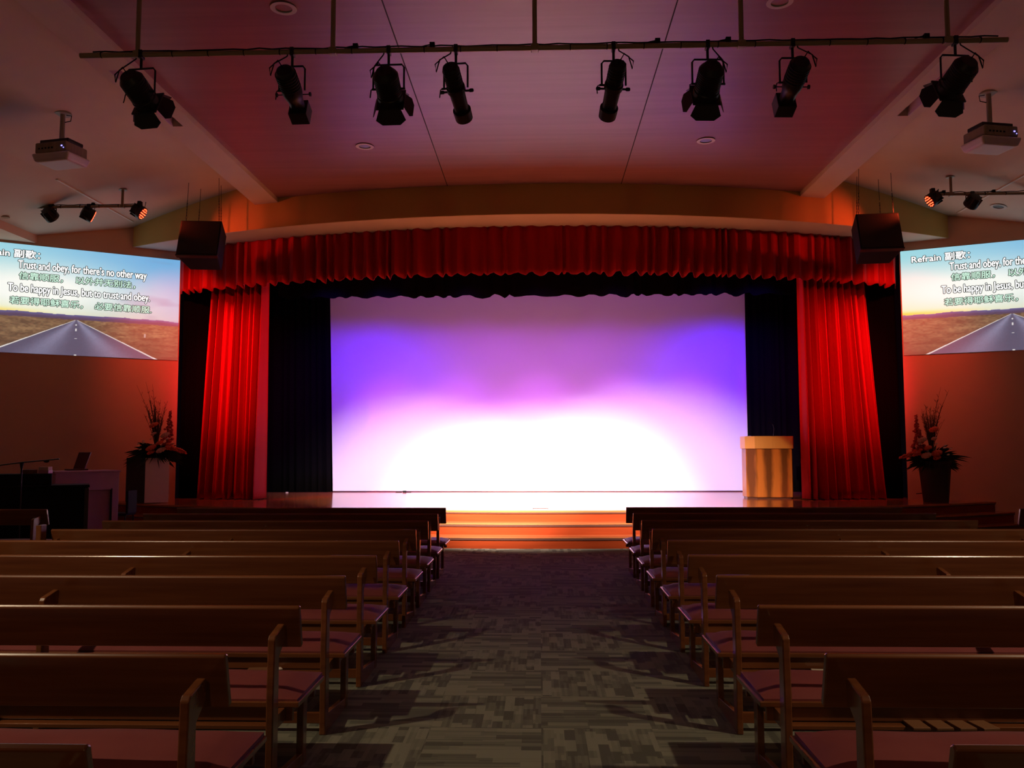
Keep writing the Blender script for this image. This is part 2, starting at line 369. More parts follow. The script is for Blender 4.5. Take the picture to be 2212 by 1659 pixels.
# ------------------------------------------------------------------ cloths
def cloth(name, material, label, cat, bot, top, z0, z1, folds, amp, seed, nz=26, spf=10, scallop=0, group=None, normal=(0, -1), flat=0, parent=None):
    """bot(s)/top(s) -> (x,y) along the cloth; folds are irregular; the cloth has thickness"""
    rg = random.Random(seed); nx = folds*spf
    ph = [0.0]
    for i in range(folds): ph.append(ph[-1]+rg.uniform(.45, 1.6))
    tot = ph[-1]; am = [rg.uniform(.45, 1.25) for _ in range(folds+1)]; ks = [rg.uniform(.6, 1.6) for _ in range(folds+1)]
    sh = [rg.uniform(-.35, .35) for _ in range(folds+1)]
    def disp(s, t):
        u = s*tot; i = 0
        while i < folds-1 and u > ph[i+1]: i += 1
        q = (u-ph[i])/(ph[i+1]-ph[i]); a = am[i]*(1-q)+am[i+1]*q
        q2 = q**ks[i]
        d = (1-cos(2*pi*q2))*.5+.10*sin(6*pi*q+i*2.1)*sin(pi*q)
        return a*(d-.5)*(1+.25*sin(3*t+i)), sh[i]*sin(pi*q)*.1
    m = MB(); vs = []; fs = []
    for j in range(nz+1):
        t = j/nz
        for i in range(nx+1):
            s = i/nx; b = bot(s); c_ = top(s); e = t**.9
            x = b[0]*(1-e)+c_[0]*e; y = b[1]*(1-e)+c_[1]*e
            d, dx = disp(s, t)
            a = amp*(1-.35*t)
            z = z0+(z1-z0)*t
            if scallop and j == 0: z += scallop*(d)
            vs.append((x+normal[0]*a*d+dx*amp, y+normal[1]*a*d, z))
    for j in range(nz):
        for i in range(nx):
            a = j*(nx+1)+i; fs.append((a, a+1, a+nx+2, a+nx+1))
    m.add(vs, fs); o = m.build(name, material, parent, smooth=True, solid=.006)
    if label: tag(o, label, cat, group)
    return o
def ln(x0, y0, x1, y1): return lambda s: (x0+(x1-x0)*s, y0+(y1-y0)*s)
# cyclorama: a plain tensioned white cloth
cyc = thing('cyclorama', 'wide white backcloth at the rear of the stage glowing purple and white', 'backcloth', (CX, 19.15, SZ))
m = MB(); m.hexa([(-4.62, 19.12, SZ+.012), (4.66, 19.12, SZ+.012), (4.66, 19.128, SZ+.012), (-4.62, 19.128, SZ+.012)], [(-4.75, 19.12, 5.35), (4.66, 19.12, 5.35), (4.66, 19.128, 5.35), (-4.75, 19.128, 5.35)])
m.build('cloth', M['cyc'], cyc)
MB().cyl((-4.62, 19.125, SZ+.012), (4.66, 19.125, SZ+.012), .012).build('bottom_pipe', M['steel'], cyc)
MB().cyl((-4.8, 19.125, 5.36), (4.7, 19.125, 5.36), .02).build('top_pipe', M['steel'], cyc)
cloth('black_backdrop', M['black_cloth'], 'plain black drape hanging behind the white backcloth', 'drape', ln(-7.1, 19.5, 6.95, 19.5), ln(-7.1, 19.5, 6.95, 19.5), SZ, 5.58, 50, .05, 5, 6, 6)
cloth('black_leg_drape', M['black_cloth'], 'black drape between left red curtain and white backcloth', 'drape', ln(-6.9, 18.95, -4.63, 19.0), ln(-6.9, 18.95, -4.74, 19.0), SZ+.01, 5.5, 14, .05, 8, 10, 8, group=None)
cloth('black_leg_drape', M['black_cloth'], 'black drape behind the lectern, right of the white backcloth', 'drape', ln(4.56, 19.0, 6.8, 18.95), ln(4.56, 19.0, 6.8, 18.95), SZ+.01, 5.5, 14, .05, 9, 10, 8)
cloth('black_border_drape', M['black_cloth'], 'black border drape with wavy hem hung above the white backcloth', 'drape', ln(-7.0, 17.4, 6.8, 17.4), ln(-7.0, 17.4, 6.8, 17.4), 4.595, 5.6, 34, .07, 11, 6, 8, scallop=.05)
cloth('black_side_drape', M['black_cloth'], 'narrow black drape against the left wall beside red curtain', 'drape', ln(-7.0, 16.5, -6.2, 16.75), ln(-7.0, 16.5, -6.0, 16.75), SZ+.01, 5.33, 5, .05, 12, 8, 8)
cloth('black_side_drape', M['black_cloth'], 'narrow black drape against the right wall beside red curtain', 'drape', ln(6.1, 16.7, 6.82, 16.45), ln(5.9, 16.7, 6.78, 16.45), SZ+.01, 5.33, 5, .05, 13, 8, 8)
# red house curtains and valance
cloth('red_curtain', M['red_cloth'], 'tall gathered red velour curtain drawn to the left of the stage', 'curtain', ln(-6.62, 16.42, -5.27, 16.25), ln(-6.4, 16.42, -5.24, 16.25), SZ+.02, 5.3, 9, .36, 27, 30, 24, group=None)
cloth('red_curtain', M['red_cloth'], 'tall gathered red velour curtain right of the lectern', 'curtain', ln(4.86, 16.1, 6.5, 16.35), ln(4.86, 16.1, 6.15, 16.35), SZ+.02, 5.3, 10, .36, 35, 30, 24)
va = lambda s: (lambda x: (x, arc(CX, 14.66, 16.0, x)))(-6.97+(6.72+6.97)*s)
cloth('red_valance', M['red_cloth'], 'long pleated red valance curving across the top of the stage opening', 'valance', va, va, 4.50, 5.36, 66, .16, 41, 10, 8, scallop=.05)

# ------------------------------------------------------------------ small things on the stage
o = MB().box(-3.02, -2.95, 18.9, 18.96, SZ, SZ+.035).box(-3.18, -3.04, 18.92, 18.935, SZ, SZ+.015).box(-2.95, -2.84, 18.92, 18.935, SZ, SZ+.012)
tag(o.build('floor_cable', M['black_plastic']), 'short dark cable end lying at the foot of the white backcloth', 'cable')
tr = MB().box(-.12, .13, 13.86, 13.872, SZ, SZ+.006).box(-.12, -.108, 13.78, 13.87, SZ, SZ+.006).box(.118, .13, 13.78, 13.87, SZ, SZ+.006)
tag(tr.build('floor_socket_cover', M['black_metal']), 'thin metal floor socket cover near the stage front edge', 'floor cover')
tag(MB().box(-5.56, -5.5, 18.7, 18.73, SZ, SZ+.022).build('tape_roll', M['whitep'], bevel=.01), 'small pale object lying before the black drape, left of backcloth', 'tape')
# lectern
lx, ly = 4.35, 16.62
le = thing('lectern', 'wooden lectern with flamed veneer front and pale orange band around its top', 'lectern', (lx, ly, SZ))
def ring(w, y0, y1, ch, z): return [(lx-w+ch*1.2, ly+y0, z), (lx+w-.02, ly+y0, z), (lx+w, ly+y0+.03, z), (lx+w, ly+y1, z), (lx-w, ly+y1, z), (lx-w, ly+y0+ch*1.5, z)]
MB().hexa(ring(.42, -.2, .3, .12, SZ+.03), ring(.42, -.2, .3, .12, 1.47)).build('body', M['lectern'], le, bevel=.006)
MB().hexa(ring(.44, -.23, .33, .12, 1.47), ring(.44, -.23, .33, .12, 1.705)).build('top_band', M['lect_band'], le, bevel=.006)
MB().hexa(ring(.40, -.18, .28, .12, SZ), ring(.40, -.18, .28, .12, SZ+.03)).build('plinth', M['nosing'], le)
MB().box(lx-.33, lx+.33, ly-.1, ly+.26, 1.705, 1.715).build('reading_desk', M['nosing'], le)
mic = thing('gooseneck_microphone', 'thin black gooseneck microphone rising from the wooden lectern', 'microphone', (lx+.12, ly, 1.715))
MB().tube([(lx+.12, ly, 1.715), (lx+.13, ly-.02, 1.85), (lx+.10, ly-.05, 1.93), (lx+.02, ly-.12, 1.96)], .004, 6).build('gooseneck', M['black_metal'], mic)
MB().sphere((lx+.005, ly-.13, 1.962), .012).build('capsule', M['black_plastic'], mic, smooth=True)

# ------------------------------------------------------------------ pews
PWID = 3.19
def make_pew(mw, full_label):
    """local coords: x 0 = aisle end, running to -PWID; y 0 = backrest top line, +y towards the stage"""
    r = thing('pew', full_label, 'pew', (0, 0, 0))
    L = PWID
    MB().prism_x([(0, .785), (.012, .797), (.03, .79), (.078, .615), (.05, .605)], -L, 0).build('backrest', mw, r, bevel=.005)
    MB().box(-L, .0, .015, .475, .352, .376).build('seat_board', mw, r, bevel=.004)
    # cushion with softened edges
    m = MB(); nx, ny = 40, 8; rows = []
    vs = []; fs = []
    for j in range(ny+1):
        for i in range(nx+1):
            x = -L+.02+(L-.03)*i/nx; y = .03+.44*j/ny
            ex = min(i, nx-i)/1.5; ey = min(j, ny-j)/1.5
            h = min(1, ex)**.5*min(1, ey)**.5 if ex > 0 and ey > 0 else 0
            z = .384+.030*h+.003*sin(i*.8)*h+.006*y/.47
            vs.append((x, y, z))
    for j in range(ny):
        for i in range(nx): a = j*(nx+1)+i; fs.append((a, a+1, a+nx+2, a+nx+1))
    n0 = len(vs); per = [i for i in range(nx+1)]+[(j*(nx+1)+nx) for j in range(1, ny+1)]+[ny*(nx+1)+i for i in range(nx-1, -1, -1)]+[j*(nx+1) for j in range(ny-1, 0, -1)]
    for k in per: vs.append((vs[k][0], vs[k][1], .376))
    P = len(per)
    for k in range(P): fs.append((per[k], n0+k, n0+(k+1) % P, per[(k+1) % P]))
    fs.append(tuple(n0+k for k in range(P)))
    m.add(vs, fs).build('seat_cushion', M['cushion'], r, smooth=True)
    MB().box(-L+.03, -.03, .03, .055, .29, .352).build('rear_rail', mw, r, bevel=.003)
    MB().box(-L+.03, -.03, .40, .425, .29, .352).build('front_rail', mw, r, bevel=.003)
    MB().box(-L+.09, -.09, -.02, .24, .268, .286).build('book_shelf', mw, r, bevel=.003)
    MB().box(-L+.09, -.09, -.115, -.09, .045, .10).build('stretcher', mw, r, bevel=.003)
    for x in (-.074, -L/2, -L+.074):
        MB().prism_x([(-.16, 0), (-.085, 0), (-.085, .595), (-.012, .645), (-.004, .712), (-.014, .722), (-.135, .698), (-.15, .682), (-.160, .45)], x-.016, x+.016).build('post', mw, r, bevel=.005)
        MB().prism_x([(.31, 0), (.37, 0), (.385, .345), (.315, .345)], x-.016, x+.016).build('front_leg', mw, r, bevel=.003)
        MB().prism_x([(-.088, 0), (.312, 0), (.312, .055), (-.086, .095)], x-.014, x+.014).build('foot_rail', mw, r, bevel=.003)
        MB().prism_x([(-.082, .295), (.315, .295), (.316, .352), (-.081, .352)], x-.014, x+.014).build('seat_rail', mw, r, bevel=.003)
    return r
def copy_tree(o, parent=None):
    c = o.copy(); COL.objects.link(c)
    if parent is not None: c.parent = parent
    for ch in [q for q in o.children]: copy_tree(ch, c)
    return c
ORD = ['nearest the camera', 'second from the camera', 'third from the camera', 'fourth from the camera', 'fifth from the camera', 'sixth from the camera',
       'seventh from the camera', 'third from the stage', 'second from the stage', 'nearest the stage steps']
p0 = make_pew(M['pew'], '')
first = True
for side in (-1, 1):
    for k in range(10):
        o = p0 if first else copy_tree(p0); first = False
        if side < 0: x = -1.068-(.012*(k-6) if k > 6 else 0); y = 2.035+.895*k
        else: x = .962+(.015*(k-6) if k > 6 else 0)+PWID; y = 2.085+.899*k
        o.location = (x, y, 0)
        o['label'] = 'dark wooden pew with burgundy seat, %s of the aisle, %s' % ('left' if side < 0 else 'right', ORD[k])
        o['group'] = 'pews %s of the aisle' % ('left' if side < 0 else 'right')
        if side < 0 and k == 6:
            pst = MB().box(-PWID-.06, -PWID-.015, -.12, -.03, 0, .84).build('end_post', M['pew'], o, bevel=.006)
            pst.location = (0, 0, 0)
# two pews of the outer blocks, seen past the ends of the main rows
for side in (-1, 1):
    o = copy_tree(p0)
    o.location = (-5.72, 9.85, 0) if side < 0 else (5.42+PWID, 9.95, 0)
    o['label'] = 'dark pew of the outer block at the far %s' % ('left, before the black piano' if side < 0 else 'right, beyond the main rows')
    o['group'] = 'pews of the outer blocks'
# things left on the book shelves under the seats
def prop_box(name, label, cat, x, y, z, w, d, h, m, rz=0, group=None):
    o = MB().box(-w/2, w/2, -d/2, d/2, 0, h).build(name, m, bevel=.003); o.location = (x, y, z); o.rotation_euler = (0, 0, rz)
    tag(o, label, cat, group); return o
prop_box('booklet', 'small brown booklet on the shelf of the fourth left pew', 'booklet', -1.53, 4.70, .286, .12, .10, .012, M['brown_cover'], .1)
prop_box('tissue_packet', 'small shiny packet beside the booklet on left pew shelf', 'packet', -1.42, 4.70, .286, .04, .05, .02, M['whitep'], .5)
prop_box('booklet', 'folded pale leaflet on the shelf of the fourth right pew', 'booklet', 1.50, 4.74, .286, .10, .08, .014, M['paper'], -.1)
for i in range(4):
    prop_box('hymn_book', 'brown hymn book lying on a right pew shelf near the camera', 'book', 1.62+.095*i, 3.86, .286, .075, .11, .013, M['brown_cover'], .05*i, 'hymn books in a row on the right pew shelf')

# ------------------------------------------------------------------ stage lighting bar
BY, BZ = 7.5, 5.09
def bar(name, label, x0, x1, y, z, hangers, ztop, loops, r=.024):
    t = thing(name, label, 'lighting bar', ((x0+x1)/2, y, z))
    MB().cyl((x0, y, z), (x1, y, z), r, n=16).build('pipe', M['pipe'], t, smooth=True)
    for h in hangers:
        zt = ztop(h)
        m = MB(); m.cyl((h, y, z+.01), (h, y, zt), .022, n=12)
        m.build('hanger', M['pipe'], t, smooth=True)
        MB().box(h-.035, h+.035, y-.035, y+.035, z-.032, z+.032).build('hanger_clamp', M['pipe'], t, bevel=.008)
        MB().cyl((h, y, zt-.012), (h, y, zt), .07).build('ceiling_flange', M['pipe'], t, smooth=True)
    rg = random.Random(int(abs(x0)*100)); pts = []; n = int((x1-x0)/.12)
    for i in range(n+1):
        pts.append((x0+.12+(x1-x0-.2)*i/n, y+.008*rg.uniform(-1, 1), z+r+.006+abs(rg.gauss(0, .006))))
    MB().tube(pts, .0065, 6).build('cable', M['black_plastic'], t)
    for q in loops:
        MB().box(q-.02, q+.025, y-.02, y+.02, z+.02, z+.065).tube([(q, y, z+.05), (q-.06, y, z+.04), (q-.1, y, z+.028)], .006, 6).build('socket', M['black_plastic'], t)
    m = MB(); nt_ = int((x1-x0)/.33)
    for i in range(nt_): xx = x0+.2+.33*i; m.lathe([(-.004, r+.005), (.004, r+.005)], (xx, y, z+.004), (1, 0, 0), 12)
    m.build('cable_ties', M['black_plastic'], t)
    return t
bar('front_lighting_bar', 'long pale pipe hung across the ceiling with cables and eight spotlights', -4.20, 4.16, BY, BZ, (-3.665, -1.865, -.03, 1.82, 3.64), lambda x: ZC if abs(x) < 4.5 else 6.0, (-1.66, -.96, 1.07, 1.7, 3.45))

def frame_from(d, roll=0):
    d = Vector(d).normalized(); a = Vector((0, 0, 1)).cross(d).normalized()  # a: horizontal sideways
    b = d.cross(a)
    return a, b, d
AIMX = [1.7, 0, -.7, 0, 0, -2.1, 0, 1.0]
def fixture(kind, x, aim, label, lit, i=0):
    """kind: 'fresnel' | 'profile' (slim) | 'zoom' (stepped, square frame)"""
    nm = {'fresnel': 'fresnel_spotlight', 'profile': 'profile_spotlight', 'zoom': 'zoom_profile_spotlight'}[kind]
    t = thing(nm, label, 'spotlight', (x, BY, BZ), 'spotlights on the front lighting bar')
    y, z = BY, BZ
    m = MB(); m.box(x-.018, x+.018, y-.035, y+.035, z-.04, z+.035).cyl((x, y, z-.04), (x, y, z-.13), .012)
    m.build('clamp', M['black_metal'], t, bevel=.004)
    piv = Vector((x, y+.0, z-.13)); R = .078 if kind == 'profile' else (.088 if kind == 'zoom' else .11)
    hw = R+.03; d = (Vector(aim)-piv).normalized()
    # yoke
    yh = .23
    pts = [(x-hw, y, z-.13-yh), (x-hw, y, z-.16), (x-hw+.02, y, z-.135), (x+hw-.02, y, z-.135), (x+hw, y, z-.16), (x+hw, y, z-.13-yh)]
    an = math.atan2(d.x, d.y); Rz = Matrix.Translation((x, y, 0)) @ Matrix.Rotation(-an*.6, 4, 'Z') @ Matrix.Translation((-x, -y, 0))
    MB().tube(pts, .009, 8, Rz).build('yoke', M['black_metal'], t, smooth=True)
    c = Vector((x, y, z-.13-yh))                       # pivot of the head
    a, b, d = frame_from(d)
    T = Matrix(((a.x, b.x, d.x, c.x), (a.y, b.y, d.y, c.y), (a.z, b.z, d.z, c.z), (0, 0, 0, 1))) @ Matrix.Diagonal((.98, .98, .76, 1) if kind == 'fresnel' else (1, 1, 1, 1))  # local z along the beam
    if kind == 'fresnel':
        prof = [(-.27, .05), (-.265, .075), (-.22, .10), (-.2, .112), (.07, .112), (.08, .12), (.16, .12), (.16, .105)]
        m = MB(); m.lathe(prof, (0, 0, 0), (0, 0, 1), 24, T)
        for k in range(9): m.lathe([(-.19+k*.028, .116), (-.178+k*.028, .116)], (0, 0, 0), (0, 0, 1), 24, T)
        m.build('housing', M['black_metal'], t, smooth=True)
        MB().box(-.13, .13, -.13, .13, .155, .175, T).build('colour_frame', M['black_metal'], t, bevel=.004)
        for k in range(4):
            A = T @ Matrix.Rotation(k*pi/2, 4, 'Z'); ww = .105 if k % 2 == 0 else .09; tl = .18
            q = [(-ww, .125, .176), (ww, .125, .176), (ww*1.35, .125+tl*.25, .176+tl*.6), (ww*.8, .125+tl*.35, .176+tl*.9), (-ww*.8, .125+tl*.35, .176+tl*.9), (-ww*1.35, .125+tl*.25, .176+tl*.6)]
            q2 = [(v[0], v[1]+.003, v[2]-.003) for v in q]
            MB().hexa(q, q2, A).build('barn_door', M['black_metal'], t)
        MB().lathe([(.150, .1), (.158, .098)], (0, 0, 0), (0, 0, 1), 24, T).build('lens', M['amber'] if lit else M['lens_off'], t, smooth=True)
        MB().cyl((.11, 0, .0), (.155, 0, 0), .012, mtx=T).tube([(.15, 0, 0), (.165, .0, .01), (.168, -.05, .03), (.168, -.08, .035)], .006, 6, T).cyl((-.155, 0, 0), (-.11, 0, 0), .012, mtx=T).build('tilt_knob', M['black_metal'], t, smooth=True)
    else:
        if kind == 'profile':
            prof = [(-.24, .045), (-.235, .066), (-.215, .074), (-.02, .074), (-.015, .085), (.03, .085), (.035, .072), (.25, .066), (.255, .085), (.36, .082), (.362, .06)]
        else:
            prof = [(-.25, .04), (-.24, .07), (-.2, .088), (-.02, .092), (.0, .095), (.06, .085), (.1, .072), (.22, .066), (.22, .06)]
        m = MB(); m.lathe(prof, (0, 0, 0), (0, 0, 1), 22, T)
        for k in range(6): m.lathe([(-.2+k*.03, prof[3][1]+.004), (-.19+k*.03, prof[3][1]+.004)], (0, 0, 0), (0, 0, 1), 22, T)
        m.build('housing', M['black_metal'], t, smooth=True)
        if kind == 'zoom':
            MB().box(-.085, .085, -.085, .085, .20, .34, T).build('colour_frame', M['black_metal'], t, bevel=.004)
            for s in (-1, 1):
                MB().cyl((s*.07, 0, .05), (s*.15, 0, .05), .005, mtx=T).lathe([(-.008, .020), (.008, .020)], (s*.155, 0, .05), (1, 0, 0), 14, T).build('focus_knob', M['black_metal'], t, smooth=True)
            MB().lathe([(.34, .06), (.343, .058)], (0, 0, 0), (0, 0, 1), 20, T).build('lens', M['lens_off'], t, smooth=True)
        else:
            MB().box(-.03, .03, -.03, .03, .36, .385, T).build('colour_clip', M['black_metal'], t)
            for s in (-1, 1):
                MB().cyl((s*.08, 0, .04), (s*.125, 0, .04), .010, mtx=T).lathe([(-.02, .011), (-.012, .017), (.014, .017), (.02, .011)], (s*.135, 0, .04), (1, 0, 0), 12, T).build('shutter_knob', M['black_metal'], t, smooth=True)
            MB().lathe([(.358, .058), (.362, .056)], (0, 0, 0), (0, 0, 1), 20, T).build('lens', M['lens_off'], t, smooth=True)
        MB().cyl((.085, 0, 0), (.13, 0, 0), .010, mtx=T).tube([(.13, 0, 0), (.145, .0, .01), (.15, -.04, .03), (.15, -.07, .035)], .005, 6, T).build('tilt_knob', M['black_metal'], t, smooth=True)
    # flex
    sgn = -1 if aim[0] > x else 1
    bk = T @ Vector((0, 0, -.24))
    MB().tube([bk, bk+Vector((sgn*.05, -.02, .08)), bk+Vector((sgn*.13, 0, .02)), bk+Vector((sgn*.12, 0, -.05)), bk+Vector((sgn*.09, 0, .06)), (x+sgn*.05, y, z-.04), (x+sgn*.03, y, z+.03)], .006, 6).build('flex', M['black_plastic'], t, smooth=True)
    if lit:
        lo = c+d*.48; dd = (Vector((AIMX[i], 17.2, -.12))-lo).normalized()
        d_ = light('SPOT', 'front_wash', lo, 0, (1, .80, .72), lo+dd, .045, 35, .72)
        return t, d_
    return t, None
FX = [('fresnel', -3.63, (-1.9, 16.6, .3), 'left end spotlight on the bar, large round body with barn doors', 1),
      ('zoom', -2.235, (-1.95, 16.5, 1.2), 'second spotlight from left, grey black body with square front frame', 0),
      ('fresnel', -1.353, (-1.0, 16.6, .3), 'barn door spotlight third from left, just left of a slim one', 1),
      ('profile', -.743, (.6, 16.5, .6), 'slim tube spotlight left of centre, leaning to the right', 0),
      ('profile', .677, (-.3, 16.5, .6), 'slim tube spotlight right of centre, leaning to the left', 0),
      ('fresnel', 1.517, (1.1, 16.6, .3), 'barn door spotlight third from right, just right of a slim one', 1),
      ('zoom', 2.27, (1.8, 16.5, 1.2), 'second spotlight from right, dark body with square front frame', 0),
      ('fresnel', 3.70, (2.0, 16.6, .3), 'right end spotlight on the bar, large round body with barn doors', 1)]
POW = {0: 8200, 2: 7600, 5: 8600, 7: 8000}
for i, (k, x, aim, lb, lit) in enumerate(FX):
    t, l = fixture(k, x, aim, lb, lit, i)
    if l: l.data.energy = POW[i]
light('SPOT', 'lectern_special', (2.4, 7.9, 4.75), 950, (1, .52, .15), (4.28, 16.45, 1.1), .04, 8, .35)

# ------------------------------------------------------------------ side bars with LED cans
zslope = lambda x: 6.22-(abs(x)-4.6)*.1556 if abs(x) < 7.62 else 5.75-(abs(x)-7.62)*.255
bar('side_lighting_bar', 'short pipe hung left above the picture wall with three small lamps', -9.9, -6.72, 13.95, 5.56, (-9.0, -7.0), zslope, (-8.2, -7.5))
bar('side_lighting_bar', 'short pipe hung right above the picture wall with two small lamps', 6.40, 9.9, 13.95, 5.60, (6.72, 9.0), zslope, (6.6, 7.4))
def par(x, y, z, aim, label, lit):
    t = thing('led_par_light', label, 'stage light', (x, y, z), 'small lamps on the side bars')
    piv = Vector((x, y, z-.14)); d = (Vector(aim)-piv).normalized(); a, b, d = frame_from(d)
    c = piv; T = Matrix(((a.x, b.x, d.x, c.x), (a.y, b.y, d.y, c.y), (a.z, b.z, d.z, c.z), (0, 0, 0, 1)))
    MB().box(x-.03, x+.03, y-.04, y+.04, z-.045, z+.04).build('clamp', M['black_metal'], t, bevel=.006)
    h = T @ Vector((.125, 0, -.02)); g = T @ Vector((-.125, 0, -.02))
    MB().tube([g, g+Vector((0, 0, .09)), (x, y, z-.03), h+Vector((0, 0, .09)), h], .008, 6).build('yoke', M['black_metal'], t, smooth=True)
    m = MB(); m.lathe([(-.13, .05), (-.12, .085), (-.02, .10), (0, .115), (.06, .115), (.062, .10)], (0, 0, 0), (0, 0, 1), 22, T)
    for k in range(8):
        A = T @ Matrix.Rotation(k*pi/4, 4, 'Z'); m.box(-.004, .004, .08, .115, -.12, 0, A)
    m.build('housing', M['black_metal'], t, smooth=True)
    m = MB()
    for rr, n in ((0, 1), (.045, 6), (.085, 12)):
        for k in range(n):
            q = 2*pi*k/n; m.sphere((rr*cos(q), rr*sin(q), .064), .011, 8, 5, mtx=T)
    m.build('led_lenses', M['led_red'] if lit else M['led_off'], t, smooth=True)
    MB().tube([T @ Vector((0, 0, -.12)), Vector((x+.08, y, z-.08)), Vector((x+.1, y, z+.03))], .006, 6).build('cable', M['black_plastic'], t, smooth=True)
par(-8.22, 13.95, 5.56, (-7.9, 15.5, 4.5), 'unlit lamp on the left side bar, nearest the room edge', 0)
par(-7.56, 13.95, 5.56, (-5.9, 15.3, 4.6), 'red glowing lamp in the middle of the left side bar', 1)
par(-6.70, 13.95, 5.60, (-5.3, 14.1, 4.6), 'bright red lamp at the stage end of left side bar', 1)
par(6.42, 13.95, 5.66, (5.0, 14.0, 4.6), 'bright red lamp at the stage end of right side bar', 1)
par(7.05, 13.95, 5.60, (6.7, 15.5, 4.4), 'unlit lamp further out on the right side bar', 0)

# ------------------------------------------------------------------ projectors
def projector(x, y, z, side, label):
    t = thing('ceiling_projector', label, 'projector', (x, y, z))
    zt = zslope(x)
    MB().cyl((x, y, z+.18), (x, y, zt), .032, n=16).build('pole', M['grey'], t, smooth=True)
    MB().cyl((x, y, zt-.012), (x, y, zt+.01), .11, n=20).build('ceiling_plate', M['grey'], t, smooth=True)
    A = Matrix.Translation((x, y, z)) @ Matrix.Rotation(rad(-12 if side < 0 else 12), 4, 'Z')
    MB().box(-.22, .22, -.14, .14, .13, .18, A).build('mount', M['black_metal'], t, bevel=.01)
    MB().box(-.24, .24, -.20, .20, -.02, .125, A).build('body', M['beige'], t, bevel=.02)
    MB().hexa([tuple((A @ Vector(p)).xyz) for p in ((-.25, -.19, -.13), (.25, -.19, -.13), (.25, .19, -.13), (-.25, .19, -.13))],
              [tuple((A @ Vector(p)).xyz) for p in ((-.29, -.22, -.02), (.29, -.22, -.02), (.29, .22, -.02), (-.29, .22, -.02))]).build('cover', M['white'], t, bevel=.03, seg=3)
    MB().cyl((.1*(-side)*-1, .21, .0), (.1*(-side)*-1, .27, .0), .05, mtx=A).build('lens', M['lens_off'], t, smooth=True)
    MB().box(.17, .19, -.206, -.2, .045, .06, A).box(.205, .215, -.206, -.2, .02, .03, A).build('status_lights', M['led_blue'], t)
    m = MB()
    for i in range(5): m.box(-.18+.05*i, -.155+.05*i, -.205, -.199, .03, .05, A)
    m.build('sockets', M['black_plastic'], t)
    MB().tube([(x+.05*-side, y, zt-.02), (x-side*.12, y, zt-.03), (x-side*.11, y, zt-.10), (x-side*.02, y, zt-.12)], .006, 6).build('cable', M['black_plastic'], t, smooth=True)
projector(-6.34, 10.95, 5.38, -1, 'white projector on a ceiling pole left of the lighting bar')
projector(5.80, 10.95, 5.42, 1, 'white projector on a ceiling pole at the right edge')

# ------------------------------------------------------------------ hanging speakers
def speaker(x, side, label):
    t = thing('hanging_speaker', label, 'speaker', (x, 14.15, 5.35))
    A = Matrix.Translation((x, 14.1, 5.33)) @ Matrix.Rotation(rad(-16), 4, 'X') @ Matrix.Rotation(rad(-3*side), 4, 'Z')
    w, wb, h, dp = .345, .27, .66, .5
    MB().hexa([(-w, -.02, -h), (w, -.02, -h), (wb, dp, -h), (-wb, dp, -h)], [(-w, -.02, 0), (w, -.02, 0), (wb, dp, 0), (-wb, dp, 0)], A).build('cabinet', M['black_plastic'], t, bevel=.012)
    MB().box(-w+.02, w-.02, -.036, -.019, -h+.02, -.02, A).build('grille', M['grille'], t, bevel=.006)
    MB().box(-w+.0, w-.0, -.03, .06, -h-.01, -h+.012, A).build('bottom_lip', M['black_metal'], t)
    for sx, yy in ((-.28, .04), (.28, .04), (-.2, .42), (.2, .42)):
        p = A @ Vector((sx, yy, 0)); q = Vector((p.x+(.03 if sx < 0 else -.02), p.y, zslope(p.x)))
        m = MB(); n = int((q-p).length/.05); mid = .55
        m.cyl(p+(q-p)*mid, q, .004, n=6)
        for i in range(int(n*mid)):
            a = p+(q-p)*(i/n); b = p+(q-p)*((i+1.25)/n); o_ = Vector((.006, 0, 0)) if i % 2 else Vector((0, .006, 0))
            m.tube([a-o_, b-o_], .0035, 5); m.tube([a+o_, b+o_], .0035, 5)
        m.build('chain', M['black_metal'], t)
speaker(-5.70, -1, 'black loudspeaker hanging on chains left of the valance')
speaker(5.57, 1, 'black loudspeaker hanging on chains right of the valance')

# ------------------------------------------------------------------ recessed downlights
def downlight(x, y, z, label, on=True, nrm=(0, 0, -1)):
    t = thing('recessed_downlight', label, 'ceiling light', (x, y, z), 'recessed ceiling downlights')
    MB().lathe([(0, .10), (.008, .13), (.012, .13), (.012, .085), (-.03, .08)], (x, y, z+.0), nrm, 28, cap=False).build('trim_ring', M['white'], t, smooth=True)
    MB().lathe([(-.005, .0801), (.002, .079)], (x, y, z), nrm, 24).build('reflector', M['steel'], t, smooth=True)
downlight(-2.52, 8.13, ZC, 'downlight ring above the bar near the top left of the ceiling')
downlight(2.37, 8.19, ZC, 'downlight ring cut by the top edge, right of the bar hangers')
downlight(-2.51, 12.04, ZC, 'downlight ring in the wood ceiling left, close to the bulkhead')
downlight(2.38, 12.0, ZC, 'downlight ring in the wood ceiling right, close to the bulkhead')
downlight(7.98, 14.9, zslope(7.98)-.002, 'round pale fitting in the right side ceiling behind the bar', nrm=(-.25, 0, -1))

